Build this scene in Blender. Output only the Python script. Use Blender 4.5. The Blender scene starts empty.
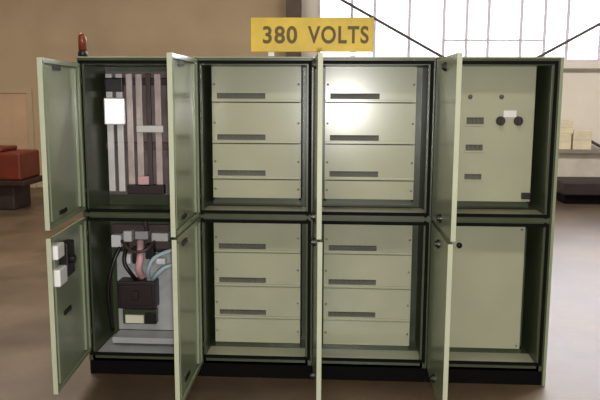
import bpy, bmesh, math, random
from mathutils import Vector, Matrix
random.seed(4)
SC = bpy.context.scene
COL = SC.collection

# ------------------------------------------------------------------ materials
def lin(c):
    return tuple(((v/255)/12.92 if v/255 <= .04045 else ((v/255+.055)/1.055)**2.4) for v in c) + (1.0,)

def mat(name, rgb, rough=.5, metal=0.0, var=.06, scale=6.0, bump=0.0, spec=.5, rgb2=None, stretch=(1, 1, 1), coat=0.0):
    """painted / worn surface: base colour mottled by noise"""
    m = bpy.data.materials.new(name); m.use_nodes = True
    nt = m.node_tree; b = nt.nodes['Principled BSDF']
    b.inputs['Roughness'].default_value = rough
    b.inputs['Metallic'].default_value = metal
    b.inputs['Specular IOR Level'].default_value = spec
    b.inputs['Coat Weight'].default_value = coat
    b.inputs['Coat Roughness'].default_value = .15
    tc = nt.nodes.new('ShaderNodeTexCoord')
    mp = nt.nodes.new('ShaderNodeMapping'); mp.inputs['Scale'].default_value = stretch
    nz = nt.nodes.new('ShaderNodeTexNoise')
    nz.inputs['Scale'].default_value = scale; nz.inputs['Detail'].default_value = 5
    nt.links.new(tc.outputs['Object'], mp.inputs['Vector'])
    nt.links.new(mp.outputs['Vector'], nz.inputs['Vector'])
    cr = nt.nodes.new('ShaderNodeValToRGB')
    c = lin(rgb)
    c2 = lin(rgb2) if rgb2 else tuple(min(1, v*(1+2*var)) for v in c[:3]) + (1,)
    c1 = tuple(v*(1-2*var) for v in c[:3]) + (1,) if not rgb2 else c
    cr.color_ramp.elements[0].position = .3; cr.color_ramp.elements[0].color = c1
    cr.color_ramp.elements[1].position = .7; cr.color_ramp.elements[1].color = c2
    nt.links.new(nz.outputs['Fac'], cr.inputs['Fac'])
    nt.links.new(cr.outputs['Color'], b.inputs['Base Color'])
    if bump:
        bp = nt.nodes.new('ShaderNodeBump'); bp.inputs['Strength'].default_value = bump
        bp.inputs['Distance'].default_value = .01
        nt.links.new(nz.outputs['Fac'], bp.inputs['Height'])
        nt.links.new(bp.outputs['Normal'], b.inputs['Normal'])
    return m

M = dict(
    door=mat('sage_green_door_enamel', (136, 146, 120), .27, var=.04, scale=3, coat=.15),
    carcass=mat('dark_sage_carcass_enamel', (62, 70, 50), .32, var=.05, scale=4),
    panel=mat('pale_grey_green_panel', (170, 172, 148), .22, var=.03, scale=3),
    plate=mat('zinc_mounting_plate', (168, 170, 172), .4, var=.06, scale=9),
    edge=mat('flash_lit_door_edge', (174, 180, 158), .45, var=.03),  # paler than the door enamel: flash light put into the colour
    gasket=mat('black_rubber_gasket', (10, 11, 8), .7, spec=.1),
    back=mat('pinkish_grey_busbar_barrier', (112, 98, 100), .45, var=.1, scale=5),
    plinth=mat('black_plinth_paint', (8, 7, 7), .75, spec=.1),
    slot=mat('dark_grey_slot_strip', (92, 92, 84), .6),
    black=mat('black_plastic', (20, 19, 19), .4),
    maroon=mat('dark_maroon_black_moulding', (34, 22, 26), .45),
    white=mat('white_plastic', (232, 234, 236), .2, var=.02),
    cream=mat('cream_engraved_label', (214, 212, 190), .5, var=.02),
    copper=mat('tinned_copper_bar', (188, 174, 172), .3, .1, var=.1, scale=12),
    grey=mat('grey_bar_sleeve', (206, 206, 206), .3, var=.06),
    darkbar=mat('brown_black_bar_sleeve', (72, 58, 58), .5),
    pink=mat('pink_cable_sheath', (205, 160, 165), .45),
    bluegrey=mat('blue_grey_cable_sheath', (165, 185, 195), .45),
    steel=mat('steel_hardware', (150, 150, 145), .35, .8),
    sign=mat('yellow_sign_enamel', (206, 176, 52), .5, var=.06, scale=8),
    ink=mat('dark_olive_lettering', (90, 74, 26), .6),
    beacon=mat('dark_red_beacon_lens', (118, 52, 30), .35, var=.1),
    tan=mat('tan_plaster', (188, 168, 140), .8, var=.07, scale=.6, bump=.05),
    pale=mat('pale_cream_plaster', (238, 232, 222), .7, var=.03, scale=.8, bump=.04),
    ceil=mat('off_white_ceiling', (196, 186, 168), .85),
    door_old=mat('peach_board', (204, 172, 142), .7, var=.05, scale=2),
    frame=mat('white_window_paint', (228, 222, 228), .5, var=.02),
    brace=mat('grey_steel_brace', (92, 88, 88), .5, .3),
    column=mat('dark_steel_column', (96, 84, 74), .6, var=.1),
    redm=mat('brick_red_machine_paint', (98, 34, 18), .45, var=.14, scale=4),
    darkred=mat('dark_red_brown_iron', (44, 18, 11), .55, var=.15, scale=6),
    darkwood=mat('near_black_stained_timber', (42, 28, 28), .6, var=.2, scale=5),
    crate=mat('pale_grey_painted_timber', (205, 198, 186), .6, var=.05),
    slab=mat('grey_slab', (138, 132, 122), .6),
    carton=mat('cream_cardboard', (226, 216, 186), .7, var=.05),
)

def floor_material():
    m = bpy.data.materials.new('worn_sealed_concrete'); m.use_nodes = True
    nt = m.node_tree; b = nt.nodes['Principled BSDF']
    tc = nt.nodes.new('ShaderNodeTexCoord')
    n1 = nt.nodes.new('ShaderNodeTexNoise'); n1.inputs['Scale'].default_value = 1.3; n1.inputs['Detail'].default_value = 6
    n2 = nt.nodes.new('ShaderNodeTexNoise'); n2.inputs['Scale'].default_value = 22; n2.inputs['Detail'].default_value = 4
    cr = nt.nodes.new('ShaderNodeValToRGB')
    cr.color_ramp.elements[0].position = .32; cr.color_ramp.elements[0].color = lin((68, 51, 36))
    cr.color_ramp.elements[1].position = .68; cr.color_ramp.elements[1].color = lin((114, 94, 72))
    mx = nt.nodes.new('ShaderNodeMix'); mx.data_type = 'RGBA'; mx.blend_type = 'MULTIPLY'; mx.inputs['Factor'].default_value = .35
    for n in (n1, n2): nt.links.new(tc.outputs['Object'], n.inputs['Vector'])
    nt.links.new(n1.outputs['Fac'], cr.inputs['Fac'])
    nt.links.new(cr.outputs['Color'], mx.inputs['A']); nt.links.new(n2.outputs['Color'], mx.inputs['B'])
    nt.links.new(mx.outputs['Result'], b.inputs['Base Color'])
    mr = nt.nodes.new('ShaderNodeMapRange'); mr.inputs['To Min'].default_value = .38; mr.inputs['To Max'].default_value = .55
    nt.links.new(n1.outputs['Fac'], mr.inputs['Value']); nt.links.new(mr.outputs['Result'], b.inputs['Roughness'])
    b.inputs['Specular IOR Level'].default_value = .9
    b.inputs['Coat Weight'].default_value = .35; b.inputs['Coat Roughness'].default_value = .45; b.inputs['Coat IOR'].default_value = 1.6
    bp = nt.nodes.new('ShaderNodeBump'); bp.inputs['Strength'].default_value = .08; bp.inputs['Distance'].default_value = .01
    nt.links.new(n2.outputs['Fac'], bp.inputs['Height']); nt.links.new(bp.outputs['Normal'], b.inputs['Normal'])
    return m

def glass_material():
    m = bpy.data.materials.new('window_glass'); m.use_nodes = True
    nt = m.node_tree; nt.nodes.remove(nt.nodes['Principled BSDF'])
    out = nt.nodes['Material Output']
    tr = nt.nodes.new('ShaderNodeBsdfTransparent'); gl = nt.nodes.new('ShaderNodeBsdfGlossy'); gl.inputs['Roughness'].default_value = .05
    fr = nt.nodes.new('ShaderNodeFresnel'); fr.inputs['IOR'].default_value = 1.4
    mx = nt.nodes.new('ShaderNodeMixShader')
    nt.links.new(fr.outputs[0], mx.inputs[0]); nt.links.new(tr.outputs[0], mx.inputs[1]); nt.links.new(gl.outputs[0], mx.inputs[2])
    nt.links.new(mx.outputs[0], out.inputs['Surface'])
    return m
def translucent_material():
    m = bpy.data.materials.new('translucent_glazing_bar'); m.use_nodes = True
    nt = m.node_tree; b = nt.nodes['Principled BSDF']
    b.inputs['Base Color'].default_value = lin((230, 226, 230)); b.inputs['Roughness'].default_value = .4
    tl = nt.nodes.new('ShaderNodeBsdfTranslucent'); tl.inputs['Color'].default_value = lin((226, 218, 230))
    mx = nt.nodes.new('ShaderNodeMixShader'); mx.inputs[0].default_value = .22
    nt.links.new(b.outputs[0], mx.inputs[1]); nt.links.new(tl.outputs[0], mx.inputs[2])
    nt.links.new(mx.outputs[0], nt.nodes['Material Output'].inputs['Surface'])
    return m
M['bar'] = translucent_material()
M['floor'] = floor_material(); M['glass'] = glass_material()

# ------------------------------------------------------------------ mesh helpers
class MB:
    def __init__(self): self.bm = bmesh.new()
    def box(self, x0, x1, y0, y1, z0, z1, bev=0.0):
        r = bmesh.ops.create_cube(self.bm, size=1)
        vs = r['verts']
        for v in vs:
            v.co = Vector(((x0+x1)/2+v.co.x*(x1-x0), (y0+y1)/2+v.co.y*(y1-y0), (z0+z1)/2+v.co.z*(z1-z0)))
        if bev:
            es = list({e for v in vs for e in v.link_edges})
            bmesh.ops.bevel(self.bm, geom=es, offset=bev, segments=2, profile=.5, affect='EDGES')
        return self
    def rod(self, a, b, r, seg=14, r2=None):
        a, b = Vector(a), Vector(b); d = b-a
        mt = Matrix.Translation((a+b)/2) @ d.to_track_quat('Z', 'Y').to_matrix().to_4x4()
        bmesh.ops.create_cone(self.bm, cap_ends=True, segments=seg, radius1=r, radius2=r if r2 is None else r2, depth=d.length, matrix=mt)
        return self
    def lathe(self, cx, cy, prof, seg=24):
        rings = []
        for r, z in prof:
            rings.append([self.bm.verts.new((cx+r*math.cos(2*math.pi*k/seg), cy+r*math.sin(2*math.pi*k/seg), z)) for k in range(seg)])
        for a, b in zip(rings, rings[1:]):
            for k in range(seg):
                self.bm.faces.new((a[k], a[(k+1) % seg], b[(k+1) % seg], b[k]))
        self.bm.faces.new(rings[0][::-1]); self.bm.faces.new(rings[-1])
        return self
    def tube(self, pts, r, seg=8):
        # swept cable through smoothed points
        P = [Vector(p) for p in pts]; Q = []
        for i in range(len(P)-1):
            p0, p1, p2, p3 = P[max(i-1, 0)], P[i], P[i+1], P[min(i+2, len(P)-1)]
            for k in range(6):
                t = k/6
                Q.append(.5*((2*p1)+(p2-p0)*t+(2*p0-5*p1+4*p2-p3)*t*t+(3*p1-p0-3*p2+p3)*t**3))
        Q.append(P[-1])
        rings = []
        for i, q in enumerate(Q):
            d = (Q[min(i+1, len(Q)-1)]-Q[max(i-1, 0)]).normalized()
            u = d.cross(Vector((.3, .9, .2))).normalized(); w = d.cross(u)
            rings.append([self.bm.verts.new(q+r*(math.cos(2*math.pi*k/seg)*u+math.sin(2*math.pi*k/seg)*w)) for k in range(seg)])
        for a, b in zip(rings, rings[1:]):
            for k in range(seg): self.bm.faces.new((a[k], a[(k+1) % seg], b[(k+1) % seg], b[k]))
        self.bm.faces.new(rings[0][::-1]); self.bm.faces.new(rings[-1])
        return self
    def build(self, name, material, parent=None, smooth=False, loc=None):
        bmesh.ops.recalc_face_normals(self.bm, faces=self.bm.faces)
        me = bpy.data.meshes.new(name); self.bm.to_mesh(me); self.bm.free()
        me.materials.append(material)
        if smooth:
            for p in me.polygons: p.use_smooth = True
        o = bpy.data.objects.new(name, me); COL.objects.link(o)
        if parent: o.parent = parent
        if loc: o.location = loc
        return o

def tag(o, label=None, cat=None, group=None, kind=None):
    if label: o['label'] = label
    if cat: o['category'] = cat
    if group: o['group'] = group
    if kind: o['kind'] = kind
    return o

def empty(name, loc=(0, 0, 0), rz=0):
    o = bpy.data.objects.new(name, None); COL.objects.link(o)
    o.empty_display_size = .1
    o.location = loc; o.rotation_euler = (0, 0, rz)
    return o

# ------------------------------------------------------------------ switchboard
W, H, DEP = .645, 1.80, .42
X0 = -1.437
ST = .024                      # sheet upright width seen from the front

def carcass(root, full_back=True):
    m = MB()
    m.box(.0015, ST, .002, DEP, .086, H)                       # left side
    m.box(W-ST, W-.0015, .002, DEP, .086, H)                     # right side
    m.box(ST, W-ST, .002, DEP, H-.034, H)                 # top
    m.box(ST, W-ST, .002, DEP, .086, .100)                # bottom shelf
    m.box(ST, W-ST, .002, .02, .086, .126)                # bottom front member
    m.box(ST, W-ST, DEP-.02, DEP, .10, H-.034)            # back
    # folded front return flanges
    m.box(ST, ST+.014, .002, .02, .10, H-.034)
    m.box(W-ST-.014, W-ST, .002, .02, .10, H-.034)
    o = m.build('carcass', M['carcass'], root)
    for z0, z1 in ((.955, H-.012), (.118, .922)):
        g = MB(); a, b, t = .010, W-.010, .018
        # one closed ring of rubber on the door face, kept as a single shell
        bm = g.bm; V = {}
        for k, y in (('f', -.003), ('r', .002)):
            for nm, (x, z) in dict(a=(a, z0), b=(b, z0), c=(b, z1), d=(a, z1), e=(a+t, z0+t), f=(b-t, z0+t), g=(b-t, z1-t), h=(a+t, z1-t)).items():
                V[k+nm] = bm.verts.new((x, y, z))
        for p, q, u, v in (('a', 'b', 'f', 'e'), ('b', 'c', 'g', 'f'), ('c', 'd', 'h', 'g'), ('d', 'a', 'e', 'h')):
            bm.faces.new([V['f'+n] for n in (p, q, u, v)]); bm.faces.new([V['r'+n] for n in (v, u, q, p)])
            bm.faces.new([V['f'+p], V['r'+p], V['r'+q], V['f'+q]]); bm.faces.new([V['f'+v], V['f'+u], V['r'+u], V['r'+v]])
        g.build('gasket', M['gasket'], root)
    b = MB(); b.box(.0015, W-.0015, -.008, DEP, H, H+.008, .002); b.build('roof_plate', M['door'], root)
    return o

def rail(root):
    m = MB()
    m.box(ST, W-ST, .002, .215, .918, .958)
    m.box(ST, W-ST, -.004, .012, .93, .948)
    return m.build('middle_rail', M['carcass'], root)

def plinth(root):
    m = MB()
    m.box(.01, W-.004, .03, DEP-.01, 0, .086)
    m.box(.002, W-.002, .012, .03, 0, .086)
    return m.build('plinth', M['plinth'], root)

def door(root, z0, z1, angle, lock_z=(), inner_latch=False):
    t = .020
    w = W-.009-t
    m = MB()
    m.box(0, w, -t, -t+.004, z0, z1)                                   # skin
    m.box(0, .004, -t, 0, z0, z1); m.box(w-.004, w, -t, 0, z0, z1)      # side returns
    m.box(0, w, -t, 0, z0, z0+.004); m.box(0, w, -t, 0, z1-.004, z1)    # top / bottom returns
    m.box(.004, .026, -.004, 0, z0, z1); m.box(w-.026, w-.004, -.004, 0, z0, z1)   # inward lips
    m.box(.004, w-.004, -.004, 0, z0+.004, z0+.022); m.box(.004, w-.004, -.004, 0, z1-.022, z1-.004)
    d = m.build('door', M['door'], root)
    d.location = (t+.0015, 0, 0)
    d.rotation_euler = (0, 0, -math.radians(angle))
    tag(MB().box(w-.001, w+.004, -t-.001, .002, z0, z1, .001).build('flash_lit_edge', M['edge'], d), 'pale strip added for flash light on the free edge')  # added strip, its pale tone stands in for flash on the edge
    # vertical stiffeners welded inside
    for sx in (.060, w-.085):
        s = MB(); s.box(sx, sx+.025, -t+.004, -.004, z0+.03, z1-.03); s.build('stiffener', M['door'], d)
    for hz in (z0+.10, z1-.10):
        MB().rod((.006, .003, hz-.03), (.006, .003, hz+.03), .006).build('hinge', M['black'], d, True)
    for lz in lock_z:
        k = MB()
        k.rod((w*.52, -t+.002, lz), (w*.52, -t-.012, lz), .022, 20)
        k.rod((w*.52, -t-.010, lz), (w*.52, -t-.020, lz), .014, 16)
        k.box(w*.52-.006, w*.52+.10, -t+.004, -t+.012, lz-.011, lz+.011)
        k.build('lock', M['black'], d)
    if inner_latch:
        a = MB(); a.box(w-.135, w-.03, -t+.004, .022, .815, .885, .006)
        tag(a.build('latch_plate', M['white'], d), 'white latch plate')
        a = MB(); a.box(w-.150, w-.035, -t+.004, .026, .68, .765, .006)
        tag(a.build('latch_plate', M['white'], d), 'white latch plate')
        a = MB(); a.box(w-.27, w-.152, -t+.004, .030, .70, .87, .006)
        a.rod((w-.21, .028, .78), (w-.21, .05, .78), .02)
        tag(a.build('latch_case', M['black'], d), 'black latch case')
    return d

def cover(root, x0, x1, z0, z1, slot=None, y=.2):
    """sheet-metal cover plate with a folded edge; slot = (sx0, sx1, sz0, sz1) cut-out"""
    m = MB(); g = .0025; t = .022
    a, b, c, d = x0, x1, z0+g, z1-g
    if slot:
        s0, s1, u0, u1 = slot
        m.box(a, b, y, y+t, u1, d); m.box(a, b, y, y+t, c, u0)
        m.box(a, s0, y, y+t, u0, u1); m.box(s1, b, y, y+t, u0, u1)
        # raised lower lip under the slot that catches light
        m.box(a, b, y-.012, y, c, c+.013, .002)
    else:
        m.box(a, b, y, y+t, c, d, .002)
    p = m.build('cover_plate', M['panel'], root)
    if slot:
        s0, s1, u0, u1 = slot
        k = MB(); k.box(s0-.01, s1+.01, y+.024, y+.04, u0-.008, u1+.008)
        n = max(3, int((s1-s0)/.027))
        for i in range(n):
            xx = s0+(i+.5)*(s1-s0)/n
            k.box(xx-.006, xx+.006, y+.012, y+.026, (u0+u1)/2-.008, (u0+u1)/2+.006)
        k.build('breaker_row', M['slot'], p)
    for sx in (a+.014, b-.014):
        MB().rod((sx, y-.004, (c+d)/2), (sx, y+.002, (c+d)/2), .006, 10).build('screw', M['steel'], p, True)
    return p

def mount_frame(root, z0, z1, x1):
    m = MB()
    m.box(.055, .067, .224, .40, z0, z1); m.box(x1-.012, x1, .224, .40, z0, z1)
    m.box(.055, x1, .224, .24, z0-.02 if z0 > .5 else z0-.03, z0+.02); m.box(.055, x1, .224, .24, z1-.02, z1)
    f = m.build('mounting_frame', M['carcass'], root)
    zz = .958 if z0 > .5 else .100
    b = MB(); b.box(ST+.001, W-ST-.001, .024, .222, zz, zz+.006, .001)
    b.build('shelf_tray', M['panel'], root)
    return f

PX0, PX1 = .058, .566
UP = (1.766, 1.564, 1.330, 1.124, 1.012)
LO = (.868, .692, .488, .292, .140)

def distribution_cabinet(i, label, ang):
    r = empty('switchgear_cabinet', (X0+i*W, 0, 0))
    tag(r, label, 'cabinet', 'switchgear cabinets of the switchboard')
    carcass(r); rail(r); plinth(r)
    mount_frame(r, 1.0, 1.766, PX1); mount_frame(r, .13, .872, PX1)
    for lv in (UP, LO):
        for k in range(4):
            z1, z0 = lv[k], lv[k+1]
            slot = (PX0+.028, PX0+.305, z0+.020, z0+.052) if k < 3 else None
            cover(r, PX0, PX1, z0, z1, slot)
    door(r, .945, 1.795, ang[0], (1.755, 1.0)); door(r, .085, .932, ang[1], (.87, .16))
    return r

# --- first bay: open gear, no covers
def open_cabinet():
    r = empty('switchgear_cabinet', (X0, 0, 0))
    tag(r, 'green switchgear cabinet at the left end showing bare busbars and a black breaker', 'cabinet', 'switchgear cabinets of the switchboard')
    carcass(r); rail(r); plinth(r)
    yb = DEP-.022
    # upper compartment
    MB().box(.028, .612, yb-.012, yb, 1.0, 1.74).build('back_plate', M['back'], r)
    xs = (.075, .135, .195, .252, .308, .364, .45, .51)
    ms = ('grey', 'grey', 'copper', 'copper', 'darkbar', 'copper', 'copper', 'darkbar')
    for x, mm in zip(xs, ms):
        ws = .019 if mm != 'darkbar' else .014
        b = MB(); b.box(x-ws, x+ws, .30, .318, 1.03, 1.725, .003)
        for zz in (1.10, 1.34, 1.66): b.rod((x, .296, zz), (x, .302, zz), .008, 8)
        b.build('busbar', M[mm], r)
    for zz, mm in ((1.30, 'darkbar'), (1.68, 'maroon')):
        b = MB(); b.box(.04, .60, .318, yb-.012, zz-.02, zz+.02, .004); b.build('busbar_support', M[mm], r)
    b = MB(); b.box(.24, .40, .268, .30, 1.385, 1.425, .005); b.build('terminal_cover', M['grey'], r)
    b = MB(); b.box(-.060, .060, -.015, .015, 1.43, 1.585, .008); o = b.build('shroud', M['white'], r, loc=(.118, .262, 0)); o.rotation_euler = (0, 0, math.radians(17.5)); tag(o, 'white plate added in place of flash glare')  # added white plate, turned to the camera, stands in for flash glare
    b = MB(); b.box(.060, .165, .27, .30, 1.62, 1.70, .006); b.build('shroud', M['black'], r)
    b = MB(); b.box(.18, .40, .25, .30, 1.02, 1.075, .005); b.build('terminal_block', M['maroon'], r)
    b = MB(); b.box(.25, .315, .235, .252, 1.08, 1.13, .005); b.build('terminal_cap', M['pink'], r)
    # lower compartment
    MB().box(.085, .55, .30, .315, .17, .66, .004).build('mounting_plate', M['plate'], r)
    MB().box(.15, .41, .315, yb, .14, .20).build('plate_foot', M['carcass'], r)
    b = MB(); b.box(.118, .345, .19, .30, .335, .505, .008)
    b.box(.135, .328, .18, .19, .36, .48, .004); b.box(.215, .25, .160, .182, .40, .45, .004)
    tag(b.build('circuit_breaker', M['maroon'], r), 'large black moulded circuit breaker')
    b = MB(); b.box(.13, .335, .24, .30, .225, .318, .006); b.build('relay_base', M['carcass'], r)
    b = MB(); b.box(.15, .262, .228, .242, .235, .285, .002); tag(b.build('nameplate', M['cream'], r), 'cream nameplate')
    b = MB(); b.box(.27, .34, .228, .242, .235, .30, .002); b.build('relay', M['black'], r)
    b = MB(); b.box(.09, .55, .16, .30, .148, .168, .003); b.box(.09, .55, .155, .165, .135, .17, .002); b.build('cable_tray', M['plate'], r)
    b = MB(); b.box(.028, .612, .05, .39, .101, .112); tag(b.build('gland_plate', M['plate'], r), 'zinc gland plate on the cabinet floor')
    # small gear along the top of the lower compartment
    for x0, x1, z0, z1, mm, nm in ((.075, .135, .70, .775, 'white', 'terminal_block'), (.15, .20, .735, .80, 'grey', 'terminal_block'),
                                   (.22, .30, .75, .80, 'plate', 'terminal_block'), (.32, .42, .74, .79, 'grey', 'terminal_block'),
                                   (.14, .19, .60, .66, 'grey', 'contactor'), (.20, .235, .60, .70, 'black', 'contactor'),
                                   (.28, .33, .63, .72, 'black', 'contactor'), (.345, .40, .60, .635, 'white', 'contactor')):
        b = MB(); b.box(x0, x1, .24, .30, z0, z1, .005); b.build(nm, M[mm], r)
    b = MB(); b.box(.06, .60, .30, .312, .68, .83, .003); b.build('gear_rail', M['darkbar'], r)
    for pts, rad, mm in (([(.255, .25, .52), (.25, .20, .58), (.262, .20, .65), (.25, .25, .74)], .022, 'pink'),
                         ([(.225, .24, .50), (.205, .18, .56), (.17, .18, .63), (.17, .25, .72)], .012, 'black'),
                         ([(.30, .24, .50), (.315, .17, .58), (.36, .16, .66), (.46, .20, .70)], .013, 'bluegrey'),
                         ([(.32, .24, .50), (.36, .18, .55), (.42, .18, .60), (.50, .22, .61)], .013, 'bluegrey'),
                         ([(.13, .24, .70), (.10, .20, .62), (.06, .20, .45), (.06, .26, .18)], .012, 'black'),
                         ([(.34, .24, .74), (.30, .18, .70), (.22, .18, .69), (.14, .24, .74)], .010, 'darkbar'),
                         ([(.29, .26, .80), (.285, .24, .86), (.275, .27, .915)], .014, 'darkbar')):
        b = MB(); b.tube(pts, rad); b.build('cable', M[mm], r, True)
    door(r, .968, 1.772, 85.8, (1.735, 1.02)); door(r, .150, .928, 85.7, (.50,), True)
    return r

def metering_cabinet():
    i = 3
    r = empty('switchgear_cabinet', (X0+i*W, 0, 0))
    tag(r, 'green switchgear cabinet at the right end with rotary switches and a plain lower panel', 'cabinet', 'switchgear cabinets of the switchboard')
    carcass(r); rail(r); plinth(r)
    px1 = .576
    mount_frame(r, 1.0, 1.766, px1); mount_frame(r, .13, .872, px1)
    p = MB(); y = .2
    zs = [(1.448, 1.486), (1.300, 1.334), (1.136, 1.168)]
    s0, s1 = .205, .300
    top = 1.766
    for z0, z1 in zs:
        p.box(PX0, px1, y, y+.022, z1, top)
        p.box(PX0, s0, y, y+.022, z0, z1); p.box(s1, px1, y, y+.022, z0, z1)
        p.box(s0-.006, s1+.006, y-.006, y, z0-.012, z0-.002, .002)
        top = z0
    p.box(PX0, px1, y, y+.022, 1.012, top)
    p = p.build('control_panel', M['panel'], r)
    for z0, z1 in zs:
        k = MB(); k.box(s0-.01, s1+.01, y+.023, y+.04, z0-.008, z1+.008)
        for q in range(4): k.box(s0+.012+q*.023, s0+.022+q*.023, y+.012, y+.024, z0+.010, z1-.010)
        k.build('breaker_row', M['slot'], p)
    for kx in (.392, .490):
        k = MB(); k.rod((kx, y+.001, 1.467), (kx, y-.010, 1.467), .026, 24); k.rod((kx, y-.008, 1.467), (kx, y-.032, 1.467), .018, 20)
        k.box(kx-.006, kx+.006, y-.045, y-.03, 1.443, 1.491, .002)
        tag(k.build('rotary_switch', M['maroon'], p), 'dark rotary switch knob')
    k = MB(); k.box(.408, .478, y-.004, y, 1.487, 1.525, .001); tag(k.build('nameplate', M['white'], p), 'white label plate')
    for kx in (.22, .392):
        MB().rod((kx, y+.001, 1.60), (kx, y-.010, 1.60), .012, 16).build('pilot_lamp', M['slot'], p, True)
    k = MB(); k.box(.525, .575, y-.03, y-.001, 1.03, 1.065, .004); k.build('catch', M['black'], p)
    b = MB(); b.box(W, W+.016, -.004, DEP, .0, H+.008, .002); b.build('end_panel', M['door'], r)
    q = MB(); q.box(PX0, px1-.014, y, y+.022, .140, .868, .003); q = q.build('lower_panel', M['panel'], r)
    MB().rod((.19, y+.001, .755), (.19, y-.014, .755), .016, 18).build('panel_lock', M['black'], q, True)
    for sx, sz in ((.08, .16), (.54, .16), (.08, .85), (.54, .85)):
        MB().rod((sx, y-.004, sz), (sx, y+.002, sz), .006, 10).build('screw', M['steel'], q, True)
    door(r, .945, 1.795, 89.0, (1.745, 1.0)); door(r, .085, .932, 90.0, (.87, .16))
    return r

open_cabinet()
distribution_cabinet(1, 'green switchgear cabinet with slotted cover plates, second bay from the left beside the busbars', (89.8, 89.5))
distribution_cabinet(2, 'green switchgear cabinet with slotted cover plates, third bay below VOLTS on the sign', (86.2, 85.8))
metering_cabinet()

# ------------------------------------------------------------------ sign on the switchboard
sg = empty('voltage_sign', (-.160, .03, H+.008))
tag(sg, 'yellow 380 VOLTS sign standing on top of the green switchboard', 'sign')
b = MB(); b.box(-.328, .328, -.006, .006, .027, .206, .003); b.build('board', M['sign'], sg)
for sx in (-.22, .22):
    b = MB(); b.box(sx-.015, sx+.015, .006, .012, .002, .17); b.box(sx-.015, sx+.015, .006, .06, 0, .004); b.build('bracket', M['steel'], sg)
for word, x0, x1 in (('380', -.262, -.078), ('VOLTS', -.022, .302)):
    cu = bpy.data.curves.new('lettering_curve', 'FONT')
    cu.body = word; cu.size = .118; cu.extrude = .0012; cu.offset = .003; cu.space_character = 1.12
    tmp = bpy.data.objects.new('lettering_tmp', cu); COL.objects.link(tmp)
    bpy.context.view_layer.update()
    me = bpy.data.meshes.new_from_object(tmp.evaluated_get(bpy.context.evaluated_depsgraph_get()))
    bpy.data.objects.remove(tmp); bpy.data.curves.remove(cu)
    xs = [v.co.x for v in me.vertices]; ys = [v.co.y for v in me.vertices]
    kx = (x1-x0)/(max(xs)-min(xs)); ky = .092/(max(ys)-min(ys))
    for v in me.vertices: v.co = Vector((x0+(v.co.x-min(xs))*kx, (v.co.y-min(ys))*ky, v.co.z))
    me.name = 'lettering'; me.materials.clear(); me.materials.append(M['ink'])
    tx = bpy.data.objects.new('lettering', me); COL.objects.link(tx); tx.parent = sg
    tx.rotation_euler = (math.pi/2, 0, 0); tx.location = (0, -.0068, .070)
    tag(tx, 'dark olive '+word+' lettering')

# ------------------------------------------------------------------ beacon
bc = empty('warning_beacon', (-1.409, .025, H+.008))
tag(bc, 'small dark red warning beacon on the top left corner of the switchboard', 'beacon')
MB().lathe(0, 0, [(.026, 0), (.026, .022), (.021, .028), (.021, .034)]).build('base', M['black'], bc, True)
MB().lathe(0, 0, [(.022, .034), (.022, .100), (.019, .115), (.011, .124), (.002, .127)]).build('lens', M['beacon'], bc, True)

# ------------------------------------------------------------------ hall
YB, XL, XR, YR, ZC = 8.0, -7.6, 7.6, -9.0, 5.2
def struct(o, label=None): return tag(o, kind='structure')
struct(MB().box(XL-.2, XR+.2, YR-.2, YB+.2, -.2, 0).build('floor', M['floor']))
struct(MB().box(XL-.2, XR+.2, YR-.2, YB+.2, ZC, ZC+.2).build('ceiling', M['ceil']))
struct(MB().box(XL-.2, XL, YR, YB, 0, ZC).build('wall_left', M['tan']))
struct(MB().box(XR, XR+.2, YR, YB, 0, ZC).build('wall_right', M['pale']))
struct(MB().box(XL, XR, YR-.2, YR, 0, ZC).build('wall_front', M['pale']))
WX0, WX1, WZ0, WZ1 = -.40, 6.9, 2.13, 4.4
struct(MB().box(XL, -.66, YB, YB+.2, 0, ZC).build('wall_back', M['tan']))
b = MB(); b.box(-.66, XR, YB, YB+.2, 0, WZ0); b.box(-.66, XR, YB, YB+.2, WZ1, ZC); b.box(-.66, WX0, YB, YB+.2, WZ0, WZ1); b.box(WX1, XR, YB, YB+.2, WZ0, WZ1)
struct(b.build('wall_rear_bay', M['pale']))
# window band
w = empty('window_1', ((WX0+WX1)/2, YB+.1, WZ0)); struct(w)
ox = (WX0+WX1)/2
b = MB(); b.box(WX0-ox, WX1-ox, -.05, .05, 0, .045); b.box(WX0-ox, WX1-ox, -.05, .05, WZ1-WZ0-.05, WZ1-WZ0)
b.box(WX0-ox, WX0-ox+.05, -.05, .05, 0, WZ1-WZ0); b.box(WX1-ox-.05, WX1-ox, -.05, .05, 0, WZ1-WZ0)
b.box(1.654-ox, 3.267-ox, -.02, .02, .335, .365)
b.build('window_frame', M['frame'], w)
for x in (.16, .53, 1.094, 1.654, 2.02, 2.369, 2.89, 3.267, 3.628, 4.15, 4.52, 4.88, 5.4, 5.77, 6.13):
    MB().box(x-.026-ox, x+.026-ox, -.008, .008, .04, WZ1-WZ0-.04).build('mullion', M['bar'], w)
MB().box(WX0-ox+.04, WX1-ox-.04, -.003, .003, .04, WZ1-WZ0-.04).build('pane', M['glass'], w)
struct(MB().box(-.66, XR, YB-.05, YB, 1.985, 2.03, .004).build('trim_1', M['slab']))
# steel column between tan wall and window bay
b = MB(); b.box(-.90, -.66, YB-.20, YB-.185, 0, ZC); b.box(-.90, -.66, YB-.015, YB, 0, ZC); b.box(-.785, -.775, YB-.185, YB-.015, 0, ZC)
struct(b.build('trim_2', M['column']))
b = MB(); b.box(5.62, 5.86, YB-.20, YB-.185, 0, ZC); b.box(5.62, 5.86, YB-.015, YB, 0, ZC); b.box(5.735, 5.745, YB-.185, YB-.015, 0, ZC)
struct(b.build('trim_3', M['column']))
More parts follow.
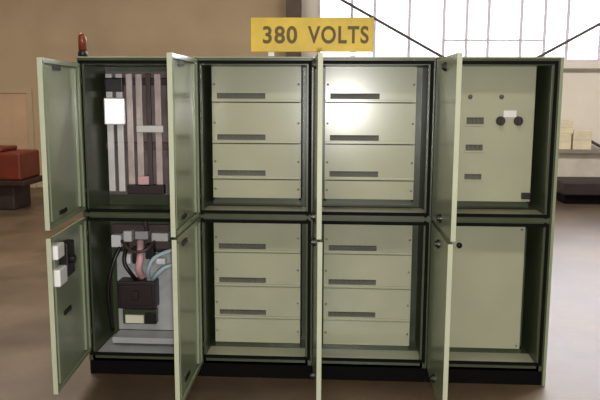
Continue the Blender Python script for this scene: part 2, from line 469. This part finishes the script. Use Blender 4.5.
# cross bracing
def brace(x0, z0, x1, z1, y):
    return MB().rod((x0, y, z0), (x1, y, z1), .024, 10)
struct(brace(-.66, 3.46, 5.62, -.02+.02, YB-.10).build('trim_4', M['brace']))
struct(brace(-.66, .10, 5.62, 3.59, YB-.16).build('trim_5', M['brace']))
# peach door leaf on the tan wall
d = empty('door_1', (-6.0, YB-.03, 0)); struct(d)
MB().box(-.72, .72, -.01, .03, 0, 1.60, .005).build('door_leaf', M['door_old'], d)
b = MB(); b.box(-.80, -.72, -.03, .03, 0, 1.68); b.box(.72, .80, -.03, .03, 0, 1.68); b.box(-.72, .72, -.03, .03, 1.60, 1.68); b.build('door_frame', M['tan'], d)

# ------------------------------------------------------------------ things behind
mc = empty('red_machine', (-5.35, 5.85, 0))
tag(mc, 'brick red machine with a dark base on the floor behind the left cabinet door', 'machine')
b = MB(); b.box(-.75, 1.0, -.30, .35, .42, .80, .03); b.box(-.70, .70, -.2, .3, .80, .86, .02); b.build('housing', M['redm'], mc)
b = MB(); b.box(-.80, 1.06, -.34, .38, .345, .42, .012); b.build('bed', M['darkred'], mc)
b = MB(); b.box(-.70, .86, -.24, .30, .0, .345, .02); b.build('base', M['darkwood'], mc)
for kx in (-.3, .2):
    b = MB(); b.rod((kx, -.30, .60), (kx, -.36, .60), .045, 20); b.rod((kx, -.35, .60), (kx, -.40, .60), .02, 14); b.build('hand_knob', M['darkred'], mc, True)

ct = empty('timber_bench', (4.45, 7.15, 0))
tag(ct, 'low dark timber bench with a pale back against the wall at right', 'bench')
b = MB(); b.box(-1.15, 1.6, -.40, .40, .14, .33, .02); b.build('seat', M['darkwood'], ct)
b = MB(); b.box(-1.10, 1.55, -.32, .36, 0, .14, .01); b.build('base', M['plinth'], ct)
b = MB(); b.box(-1.15, 1.6, .40, .48, 0, .70, .01); b.build('backboard', M['crate'], ct)
b = MB(); b.box(-1.20, 1.65, .30, .56, .70, .765, .008); b.build('top_board', M['slab'], ct)

def carton(x, y, z, w, d_, h, rz, label):
    t = empty('cardboard_carton', (x, y, z), rz); tag(t, label, 'box', 'cream cartons on the bench back')
    b = MB(); b.box(-w/2, w/2, -d_/2, d_/2, 0, h, .006); b.build('body', M['carton'], t)
    b = MB(); b.box(-w/2-.001, w/2+.001, -.025, .025, h-.05, h+.002); b.box(-w/2-.001, w/2+.001, -d_/2-.001, d_/2+.001, h*.48, h*.52); b.build('tape', M['crate'], t)
    return t
carton(3.44, 7.57, .766, .30, .22, .24, 0, 'cream carton on the bench beside the cabinets, under another carton')
carton(3.76, 7.57, .766, .28, .22, .30, 0, 'cream carton on the bench near the right picture edge')
carton(3.48, 7.57, 1.008, .26, .20, .20, .08, 'cream carton stacked on top of another carton by the cabinets')

# ------------------------------------------------------------------ light
def area(name, loc, rot, sx_, sy_, power, col=(1, 1, 1)):
    l = bpy.data.lights.new(name, 'AREA'); l.shape = 'RECTANGLE'; l.size = sx_; l.size_y = sy_; l.energy = power; l.color = col
    o = bpy.data.objects.new(name, l); COL.objects.link(o); o.location = loc; o.rotation_euler = rot
    return o
CAM = Vector((0, -3.8471, 1.6143))
area('added_ceiling_fill', (-3.5, 2.5, ZC-.1), (0, 0, 0), 2.5, .6, 230, (1, .93, .82))  # unseen fill lights added under the ceiling to brighten the hall
area('added_ceiling_fill', (3.5, 2.5, ZC-.1), (0, 0, 0), 2.5, .6, 260, (1, .96, .92))
area('added_ceiling_fill', (0, -4.5, ZC-.1), (0, 0, 0), 2.5, .6, 150, (1, .93, .82))
# daylight entering by the window band
area('window_daylight', ((WX0+WX1)/2, YB+.3, (WZ0+WZ1)/2), (math.radians(-90), 0, 0), WX1-WX0, WZ1-WZ0, 360, (.9, .9, 1))
# the photographer's flash
fl = bpy.data.lights.new('camera_flash', 'POINT'); fl.energy = 270; fl.shadow_soft_size = .05; fl.color = (1, .98, .94)
fo = bpy.data.objects.new('camera_flash', fl); COL.objects.link(fo); fo.location = CAM+Vector((.03, -.02, -.12))

wd = bpy.data.worlds.new('overcast_sky'); SC.world = wd; wd.use_nodes = True
bg = wd.node_tree.nodes['Background']; bg.inputs['Color'].default_value = (.97, .97, 1, 1); bg.inputs['Strength'].default_value = 3.6

# ------------------------------------------------------------------ camera
yaw, pit, roll = .0567, .1489, .0039
cy_, sy_ = math.cos(yaw), math.sin(yaw); cp, sp = math.cos(pit), math.sin(pit)
fw = Vector((-sy_*cp, cy_*cp, -sp)); rt = Vector((cy_, sy_, 0)); up = rt.cross(fw)
c, s = math.cos(roll), math.sin(roll)
R_, U_ = c*rt+s*up, c*up-s*rt
cam = bpy.data.cameras.new('camera'); cam.sensor_width = 36; cam.lens = 710*36/600
co = bpy.data.objects.new('camera', cam); COL.objects.link(co)
mw = Matrix((R_, U_, -fw)).transposed().to_4x4(); mw.translation = CAM
co.matrix_world = mw
SC.camera = co
vs = SC.view_settings
vs.view_transform = 'Standard'; vs.look = 'None'; vs.gamma = 1; vs.use_curve_mapping = False; vs.exposure = 0.0
